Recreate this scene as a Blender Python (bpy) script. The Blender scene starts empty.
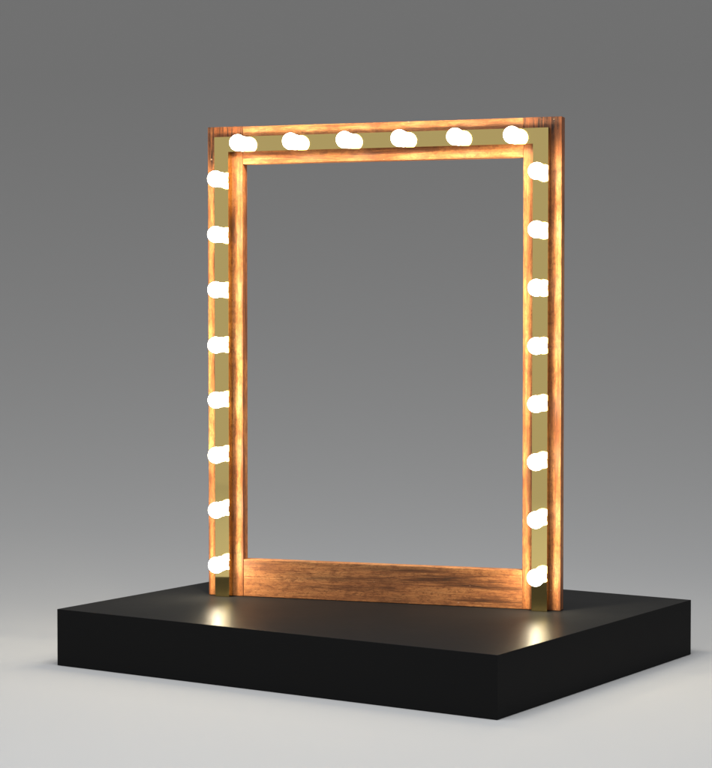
import bpy, bmesh, math, random
from mathutils import Vector
R = math.radians
random.seed(4)
scene = bpy.context.scene
C = scene.collection

# ------------------------------------------------------------------ helpers
def link(name, bm, mat, parent=None, loc=(0, 0, 0), smooth=False):
    me = bpy.data.meshes.new(name)
    bmesh.ops.recalc_face_normals(bm, faces=bm.faces)
    bm.to_mesh(me); bm.free()
    if smooth:
        for p in me.polygons: p.use_smooth = True
    o = bpy.data.objects.new(name, me)
    if mat: me.materials.append(mat)
    C.objects.link(o)
    o.parent = parent
    o.location = loc
    return o

def box(sx, sy, sz, bevel=0.0, seg=2):
    bm = bmesh.new()
    bmesh.ops.create_cube(bm, size=1.0)
    for v in bm.verts:
        v.co.x *= sx; v.co.y *= sy; v.co.z *= sz
    if bevel:
        bmesh.ops.bevel(bm, geom=list(bm.edges), offset=bevel, segments=seg, profile=0.5, affect='EDGES')
    return bm

def lathe(profile, n=32):
    """revolve (r, h) pairs about local -Y (the direction the bulb points in)"""
    bm = bmesh.new()
    rings = []
    for r, h in profile:
        if r < 1e-6:
            rings.append([bm.verts.new((0, -h, 0))])
        else:
            rings.append([bm.verts.new((r*math.cos(2*math.pi*k/n), -h, r*math.sin(2*math.pi*k/n))) for k in range(n)])
    for a, b in zip(rings, rings[1:]):
        for k in range(n):
            k2 = (k+1) % n
            if len(a) == 1 and len(b) == 1: continue
            if len(a) == 1: bm.faces.new((a[0], b[k], b[k2]))
            elif len(b) == 1: bm.faces.new((a[k], a[k2], b[0]))
            else: bm.faces.new((a[k], a[k2], b[k2], b[k]))
    return bm

# ------------------------------------------------------------------ materials
def new_mat(name):
    m = bpy.data.materials.new(name); m.use_nodes = True
    nt = m.node_tree
    return m, nt, nt.nodes['Principled BSDF']

def node(nt, t, **kw):
    n = nt.nodes.new(t)
    for k, v in kw.items(): setattr(n, k, v)
    return n

def ramp(nt, stops):
    r = node(nt, 'ShaderNodeValToRGB')
    el = r.color_ramp.elements
    el[0].position, el[0].color = stops[0][0], (*stops[0][1], 1)
    el[1].position, el[1].color = stops[-1][0], (*stops[-1][1], 1)
    for p, c in stops[1:-1]:
        e = el.new(p); e.color = (*c, 1)
    return r

def noise(nt, vec, scale3, detail=5, rough=.55, dist=0.0, off=None):
    mp = node(nt, 'ShaderNodeMapping')
    mp.inputs['Scale'].default_value = scale3
    nt.links.new(vec, mp.inputs['Vector'])
    if off is not None: nt.links.new(off, mp.inputs['Location'])
    n = node(nt, 'ShaderNodeTexNoise')
    n.inputs['Scale'].default_value = 1.0
    n.inputs['Detail'].default_value = detail
    n.inputs['Roughness'].default_value = rough
    n.inputs['Distortion'].default_value = dist
    nt.links.new(mp.outputs['Vector'], n.inputs['Vector'])
    return n.outputs['Fac']

def math_n(nt, op, a, b=None, clamp=False):
    m = node(nt, 'ShaderNodeMath', operation=op, use_clamp=clamp)
    for i, s in enumerate((a, b)):
        if s is None: continue
        if isinstance(s, (int, float)): m.inputs[i].default_value = s
        else: nt.links.new(s, m.inputs[i])
    return m.outputs[0]

def mix_c(nt, fac, a, b, mode='MIX'):
    m = node(nt, 'ShaderNodeMix', data_type='RGBA', blend_type=mode)
    if isinstance(fac, (int, float)): m.inputs[0].default_value = fac
    else: nt.links.new(fac, m.inputs[0])
    for i, s in ((6, a), (7, b)):
        if isinstance(s, tuple): m.inputs[i].default_value = (*s, 1)
        else: nt.links.new(s, m.inputs[i])
    return m.outputs[2]

def wood(name, upright, fig_s=(2.6, 30, 18), wts=(.46, .24, .30), blot_s=(3.2, 20, 12), dull=0.0, smudges=()):
    """weathered stained softwood, grain along local Z (upright) or local X"""
    m, nt, b = new_mat(name)
    tc = node(nt, 'ShaderNodeTexCoord')
    sd = node(nt, 'ShaderNodeAttribute', attribute_type='OBJECT', attribute_name='grain_seed')
    sep = node(nt, 'ShaderNodeSeparateXYZ'); nt.links.new(tc.outputs['Object'], sep.inputs[0])
    comb = node(nt, 'ShaderNodeCombineXYZ')
    along = sep.outputs['Z' if upright else 'X']; across = sep.outputs['X' if upright else 'Z']
    nt.links.new(along, comb.inputs[0]); nt.links.new(across, comb.inputs[1]); nt.links.new(sep.outputs['Y'], comb.inputs[2])
    v = comb.outputs[0]
    off = node(nt, 'ShaderNodeCombineXYZ')
    for i in range(3): nt.links.new(sd.outputs['Fac'], off.inputs[i])
    off = off.outputs[0]
    figure = noise(nt, v, fig_s, 7, .62, 1.0, off)
    streak = noise(nt, v, (9.0, 300, 170), 5, .65, .3, off)
    band = noise(nt, v, (.9, 62, 30), 4, .6, .3, off)            # long dark grain bands; on the left post also painted shade beside the strip
    blot = noise(nt, v, blot_s, 6, .65, .6, off)
    pores = noise(nt, v, (70, 700, 500), 2, .5, 0, off)
    grit = noise(nt, v, (150, 330, 300), 3, .6, 0, off)
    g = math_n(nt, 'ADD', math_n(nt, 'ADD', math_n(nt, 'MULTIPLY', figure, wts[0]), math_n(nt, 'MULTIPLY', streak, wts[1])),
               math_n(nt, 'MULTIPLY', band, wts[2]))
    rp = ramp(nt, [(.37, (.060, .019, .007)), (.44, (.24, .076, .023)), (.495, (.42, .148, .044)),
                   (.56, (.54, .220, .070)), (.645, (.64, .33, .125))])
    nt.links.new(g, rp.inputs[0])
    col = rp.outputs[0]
    if dull: col = mix_c(nt, dull, col, (.36, .155, .062))
    # smoky patches of old stain, broken up by the grain
    dk = node(nt, 'ShaderNodeMapRange'); dk.inputs[1].default_value = .52; dk.inputs[2].default_value = .70
    dk.inputs[3].default_value = 0; dk.inputs[4].default_value = 1.0
    nt.links.new(blot, dk.inputs[0])
    dkf = math_n(nt, 'MULTIPLY', dk.outputs[0], math_n(nt, 'ADD', math_n(nt, 'MULTIPLY', streak, 1.4), .1), True)
    col = mix_c(nt, dkf, col, (.050, .024, .013))
    if upright:
        # upper ends of the posts: redder wood with charred streaks and a ragged border
        e = math_n(nt, 'ADD', along, math_n(nt, 'MULTIPLY', math_n(nt, 'SUBTRACT', figure, .5), .34))
        mr = node(nt, 'ShaderNodeMapRange'); mr.inputs[1].default_value = .60; mr.inputs[2].default_value = .69
        mr.inputs[3].default_value = 0; mr.inputs[4].default_value = 1.0
        nt.links.new(e, mr.inputs[0])
        col = mix_c(nt, math_n(nt, 'MULTIPLY', mr.outputs[0], .6), col, (.25, .068, .020))
        ch = node(nt, 'ShaderNodeMapRange'); ch.inputs[1].default_value = .44; ch.inputs[2].default_value = .54
        nt.links.new(math_n(nt, 'ADD', math_n(nt, 'MULTIPLY', band, .5), math_n(nt, 'MULTIPLY', streak, .5)), ch.inputs[0])
        col = mix_c(nt, math_n(nt, 'MULTIPLY', mr.outputs[0], ch.outputs[0], True), col, (.020, .009, .006))
    # separate soot smudges, each with its own spot on the plank
    for (ux, uz, rx, rz, amt) in smudges:
        dx = math_n(nt, 'DIVIDE', math_n(nt, 'SUBTRACT', along, ux), rx)
        dz = math_n(nt, 'DIVIDE', math_n(nt, 'SUBTRACT', across, uz), rz)
        d = math_n(nt, 'SQRT', math_n(nt, 'ADD', math_n(nt, 'MULTIPLY', dx, dx), math_n(nt, 'MULTIPLY', dz, dz)))
        d = math_n(nt, 'ADD', d, math_n(nt, 'MULTIPLY', math_n(nt, 'SUBTRACT', figure, .5), 5.0))
        d = math_n(nt, 'ADD', d, math_n(nt, 'MULTIPLY', math_n(nt, 'SUBTRACT', streak, .5), 3.0))
        mr = node(nt, 'ShaderNodeMapRange'); mr.inputs[1].default_value = 1.25; mr.inputs[2].default_value = .1
        mr.inputs[3].default_value = 0; mr.inputs[4].default_value = amt
        nt.links.new(d, mr.inputs[0])
        col = mix_c(nt, mr.outputs[0], col, (.040, .020, .012))
    # mottled wear
    mot = noise(nt, v, (38, 75, 60), 8, .72, .4, off)
    mr = node(nt, 'ShaderNodeMapRange'); mr.inputs[1].default_value = .47; mr.inputs[2].default_value = .60
    mr.inputs[4].default_value = .60
    nt.links.new(mot, mr.inputs[0])
    col = mix_c(nt, mr.outputs[0], col, (.15, .050, .019))
    # pits and grit
    mr = node(nt, 'ShaderNodeMapRange'); mr.inputs[1].default_value = .55; mr.inputs[2].default_value = .70
    mr.inputs[4].default_value = .75
    nt.links.new(grit, mr.inputs[0])
    col = mix_c(nt, mr.outputs[0], col, (.11, .042, .018))
    # small pale scuffs
    sp = noise(nt, v, (60, 95, 95), 3, .6, 0, off)
    mr = node(nt, 'ShaderNodeMapRange'); mr.inputs[1].default_value = .715; mr.inputs[2].default_value = .76
    mr.inputs[4].default_value = .6
    nt.links.new(sp, mr.inputs[0])
    col = mix_c(nt, mr.outputs[0], col, (.62, .42, .27))
    nt.links.new(col, b.inputs['Base Color'])
    rg = node(nt, 'ShaderNodeMapRange'); rg.inputs[3].default_value = .42; rg.inputs[4].default_value = .66
    nt.links.new(streak, rg.inputs[0]); nt.links.new(rg.outputs[0], b.inputs['Roughness'])
    b.inputs['Specular IOR Level'].default_value = .3
    bp = node(nt, 'ShaderNodeBump'); bp.inputs['Strength'].default_value = .5; bp.inputs['Distance'].default_value = .0018
    nt.links.new(math_n(nt, 'ADD', math_n(nt, 'ADD', streak, math_n(nt, 'MULTIPLY', pores, .4)), math_n(nt, 'MULTIPLY', grit, -.5)), bp.inputs['Height'])
    nt.links.new(bp.outputs[0], b.inputs['Normal'])
    return m

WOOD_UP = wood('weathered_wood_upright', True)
WOOD_LONG = wood('weathered_wood_lengthwise', False)
WOOD_BOARD = wood('weathered_wood_board', False, (1.7, 20, 12), (.56, .34, .10), (2.6, 26, 14), .38,
                  [(.20, .022, .13, .012, .9), (.30, .003, .12, .009, .9), (.33, -.038, .10, .009, .85), (.10, .045, .20, .006, .6),
                   (-.27, .018, .09, .010, .55), (-.10, -.020, .16, .008, .45), (.02, .010, .12, .008, .45)])

GOLD, nt, b = new_mat('gold_mirror')
b.inputs['Base Color'].default_value = (.96, .735, .275, 1)
b.inputs['Metallic'].default_value = 1
tc = node(nt, 'ShaderNodeTexCoord')
n = noise(nt, tc.outputs['Object'], (9, 9, 9), 4)
mr = node(nt, 'ShaderNodeMapRange'); mr.inputs[3].default_value = .02; mr.inputs[4].default_value = .07
nt.links.new(n, mr.inputs[0]); nt.links.new(mr.outputs[0], b.inputs['Roughness'])

BLACK, nt, b = new_mat('black_satin_lacquer')
b.inputs['Base Color'].default_value = (.0115, .0115, .0117, 1)
tc = node(nt, 'ShaderNodeTexCoord')
n = noise(nt, tc.outputs['Object'], (5, 5, 5), 6)
mr = node(nt, 'ShaderNodeMapRange'); mr.inputs[3].default_value = .32; mr.inputs[4].default_value = .38
nt.links.new(n, mr.inputs[0]); nt.links.new(mr.outputs[0], b.inputs['Roughness'])
b.inputs['Specular IOR Level'].default_value = .011

GLOW, nt, b = new_mat('lit_opal_glass')
nt.nodes.remove(b)
# thin glass that glows and still lets the filament's own light through
tr = node(nt, 'ShaderNodeBsdfTransparent'); em = node(nt, 'ShaderNodeEmission'); ad = node(nt, 'ShaderNodeAddShader')
em.inputs['Color'].default_value = (1.0, .88, .64, 1); em.inputs['Strength'].default_value = 15.0
tr.inputs['Color'].default_value = (.92, .92, .92, 1)
nt.links.new(tr.outputs[0], ad.inputs[0]); nt.links.new(em.outputs[0], ad.inputs[1])
nt.links.new(ad.outputs[0], nt.nodes['Material Output'].inputs['Surface'])

FILAMENT, nt, b = new_mat('hot_filament')
b.inputs['Base Color'].default_value = (.3, .3, .3, 1)
b.inputs['Emission Color'].default_value = (1.0, .86, .60, 1)
b.inputs['Emission Strength'].default_value = 640.0

PORCELAIN, nt, b = new_mat('white_porcelain')
b.inputs['Base Color'].default_value = (.82, .81, .78, 1)
b.inputs['Roughness'].default_value = .3

PAPER, nt, b = new_mat('grey_backdrop_paper')
tc = node(nt, 'ShaderNodeTexCoord')
n = noise(nt, tc.outputs['Object'], (300, 300, 300), 3)
rp = ramp(nt, [(.3, (.395, .395, .395)), (.7, (.405, .405, .405))])
nt.links.new(n, rp.inputs[0]); nt.links.new(rp.outputs[0], b.inputs['Base Color'])
b.inputs['Roughness'].default_value = .9
b.inputs['Specular IOR Level'].default_value = .1

# ------------------------------------------------------------------ setting
# one seamless studio sweep: floor, curve, wall
FLOOR_END, RAD, WALL_TOP = 7.5, 10.9, 14.0
prof = [(1.6, 0), (4, 0), (FLOOR_END, 0)]
for k in range(1, 65):
    a = math.pi/2*k/64
    prof.append((FLOOR_END + RAD*math.sin(a), RAD - RAD*math.cos(a)))
prof.append((FLOOR_END + RAD, WALL_TOP))
bm = bmesh.new()
W2 = 16.0
rows = [[bm.verts.new((x, y, z)) for x in (-W2, 0, W2)] for y, z in prof]
for a, c in zip(rows, rows[1:]):
    for k in range(2): bm.faces.new((a[k], a[k+1], c[k+1], c[k]))
sweep = link('backdrop', bm, PAPER, smooth=True)
sweep['kind'] = 'structure'
sweep['label'] = 'seamless grey studio floor curving up into the backdrop'
sweep['category'] = 'backdrop'

# ------------------------------------------------------------------ plinth
PX, PY, PD, PYAW = .3739, 6.3296-.981, 6.3296, 33.248
PA, PB, HP = 1.5414, 1.2497, .1738
a = R(PYAW)
ctr = Vector((PX, PY)) + Vector((-math.cos(a), math.sin(a)))*PA/2 + Vector((math.sin(a), math.cos(a)))*PB/2
plinth = link('display_plinth', box(PA, PB, HP-.001, .0012, 2), BLACK, loc=(ctr.x, ctr.y, HP/2+.0005))
plinth.rotation_euler.z = -a
plinth['label'] = 'low wide black lacquered plinth lying on the grey floor under the frame'
plinth['category'] = 'plinth'

# ------------------------------------------------------------------ the lit frame
W, H, w, bh, th = 1.1530, 1.4985, .1194, .1187, .040
mo, sw, sh = .0352, .0475, .0311
frame = bpy.data.objects.new('vanity_frame', None)
C.objects.link(frame)
frame.empty_display_size = .2
frame.location = (.0739, 6.3296, HP+.0005)
frame.rotation_euler.z = -R(18.2916)
frame['label'] = 'tall orange wooden vanity frame edged by glowing round bulbs, standing on the black plinth'
frame['category'] = 'vanity frame'

BV = .0016
SEEDS = (3.7, 58.4, 21.9, 48.3)  # first seed lays a dark band beside the strip, deepening its shade by colour
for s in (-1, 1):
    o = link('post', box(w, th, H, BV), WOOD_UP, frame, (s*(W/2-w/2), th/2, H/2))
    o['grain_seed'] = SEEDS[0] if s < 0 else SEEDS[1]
o = link('top_rail', box(W-2*w-.001, th-.001, w, BV), WOOD_LONG, frame, (0, th/2, H-w/2-.0008))
o['grain_seed'] = SEEDS[2]
o = link('bottom_board', box(W-2*w-.001, th-.001, bh, BV), WOOD_BOARD, frame, (0, th/2, bh/2))
o['grain_seed'] = SEEDS[3]

# gold mirror strip, one bent U standing proud of the wood
xo, xi, zo, zi = W/2-mo, W/2-mo-sw, H-mo, H-mo-sw
out = [(-xo, .0005), (-xo, zo), (xo, zo), (xo, .0005), (xi, .0005), (xi, zi), (-xi, zi), (-xi, .0005)]
bm = bmesh.new()
f = [bm.verts.new((x, -sh, z)) for x, z in out]
bk = [bm.verts.new((x, .001, z)) for x, z in out]
q = [(0, 1, 6, 7), (1, 2, 5, 6), (2, 3, 4, 5)]
for i in q:
    bm.faces.new([f[k] for k in i]); bm.faces.new([bk[k] for k in reversed(i)])
for k in range(8):
    k2 = (k+1) % 8
    bm.faces.new((f[k], f[k2], bk[k2], bk[k]))
strip = link('mirror_strip', bm, GOLD, frame)

# bulbs: globe with a broad neck in a shallow porcelain socket
GR, GZ, NR = .0258, .0485, .0228
pr = [(0.0, .0035), (NR-.001, .0035), (NR, .006)]
t0 = math.asin(min(1, (NR+.0012)/GR))
zs = GZ - GR*math.cos(t0)
pr += [(NR, .012), (NR+.0002, (.012+zs)/2), (NR+.0012, zs)]
nseg = 14
for k in range(1, nseg+1):
    t = t0 + (math.pi-t0)*k/nseg
    pr.append((GR*math.sin(t) if k < nseg else 0.0, GZ - GR*math.cos(t)))
soc = [(0.0, -.0005), (.0235, -.0005), (.0240, .0004), (.0240, .0040), (.0232, .0050), (.0195, .0050)]
cx = W/2-mo-sw/2
spots = [(-cx, .107+.1744*k) for k in range(8)] + [(-.4424+.1766*k, H-mo-sw/2) for k in range(6)] + [(cx, .1085+.1745*k) for k in range(8)]
bulb0 = link('light_bulb', lathe(pr), GLOW, frame, smooth=True)
sock0 = link('socket', lathe(soc), PORCELAIN, bulb0, smooth=False)
core = [(0.0, GZ-.009)] + [(.007*math.sin(math.pi*k/8), GZ-.009*math.cos(math.pi*k/8)) for k in range(1, 8)] + [(0.0, GZ+.009)]
fil0 = link('filament', lathe(core, 12), FILAMENT, bulb0, smooth=True)
for i, (x, z) in enumerate(spots):
    if i == 0: o = bulb0
    else:
        o = bulb0.copy(); C.objects.link(o); o.parent = frame
        for part in (sock0, fil0):
            c = part.copy(); C.objects.link(c); c.parent = o
    o.location = (x, -sh, z)

# ------------------------------------------------------------------ light
def area(name, loc, target, size, power, col=(1, 1, 1)):
    l = bpy.data.lights.new(name, 'AREA'); l.shape = 'RECTANGLE'
    l.size, l.size_y = size; l.energy = power; l.color = col
    o = bpy.data.objects.new(name, l); C.objects.link(o)
    o.location = loc
    o.rotation_euler = (Vector(target)-Vector(loc)).to_track_quat('-Z', 'Y').to_euler()
    return o
area('overhead_softbox', (-.45, 4.14, 5.94), (-.4, 2.4, 0), (5, 3.2), 446, (.955, .977, 1.0))

world = bpy.data.worlds.new('World'); scene.world = world
world.use_nodes = True
bg = world.node_tree.nodes['Background']
bg.inputs[0].default_value = (1, 1, 1, 1); bg.inputs[1].default_value = .43

# ------------------------------------------------------------------ camera
cam = bpy.data.cameras.new('camera'); co = bpy.data.objects.new('camera', cam); C.objects.link(co)
cam.sensor_fit = 'HORIZONTAL'; cam.sensor_width = 36; cam.lens = 36*2031.81/712
cam.clip_end = 200
co.location = (0, 0, 1.0731); co.rotation_euler = (R(90-1.9404), 0, 0)
scene.camera = co

scene.view_settings.view_transform = 'Standard'; scene.view_settings.look = 'None'
scene.view_settings.exposure = 0; scene.view_settings.gamma = 1
scene.cycles.max_bounces = 10
scene.cycles.caustics_reflective = False
scene.cycles.sample_clamp_indirect = 6.0
scene.cycles.use_denoising = True
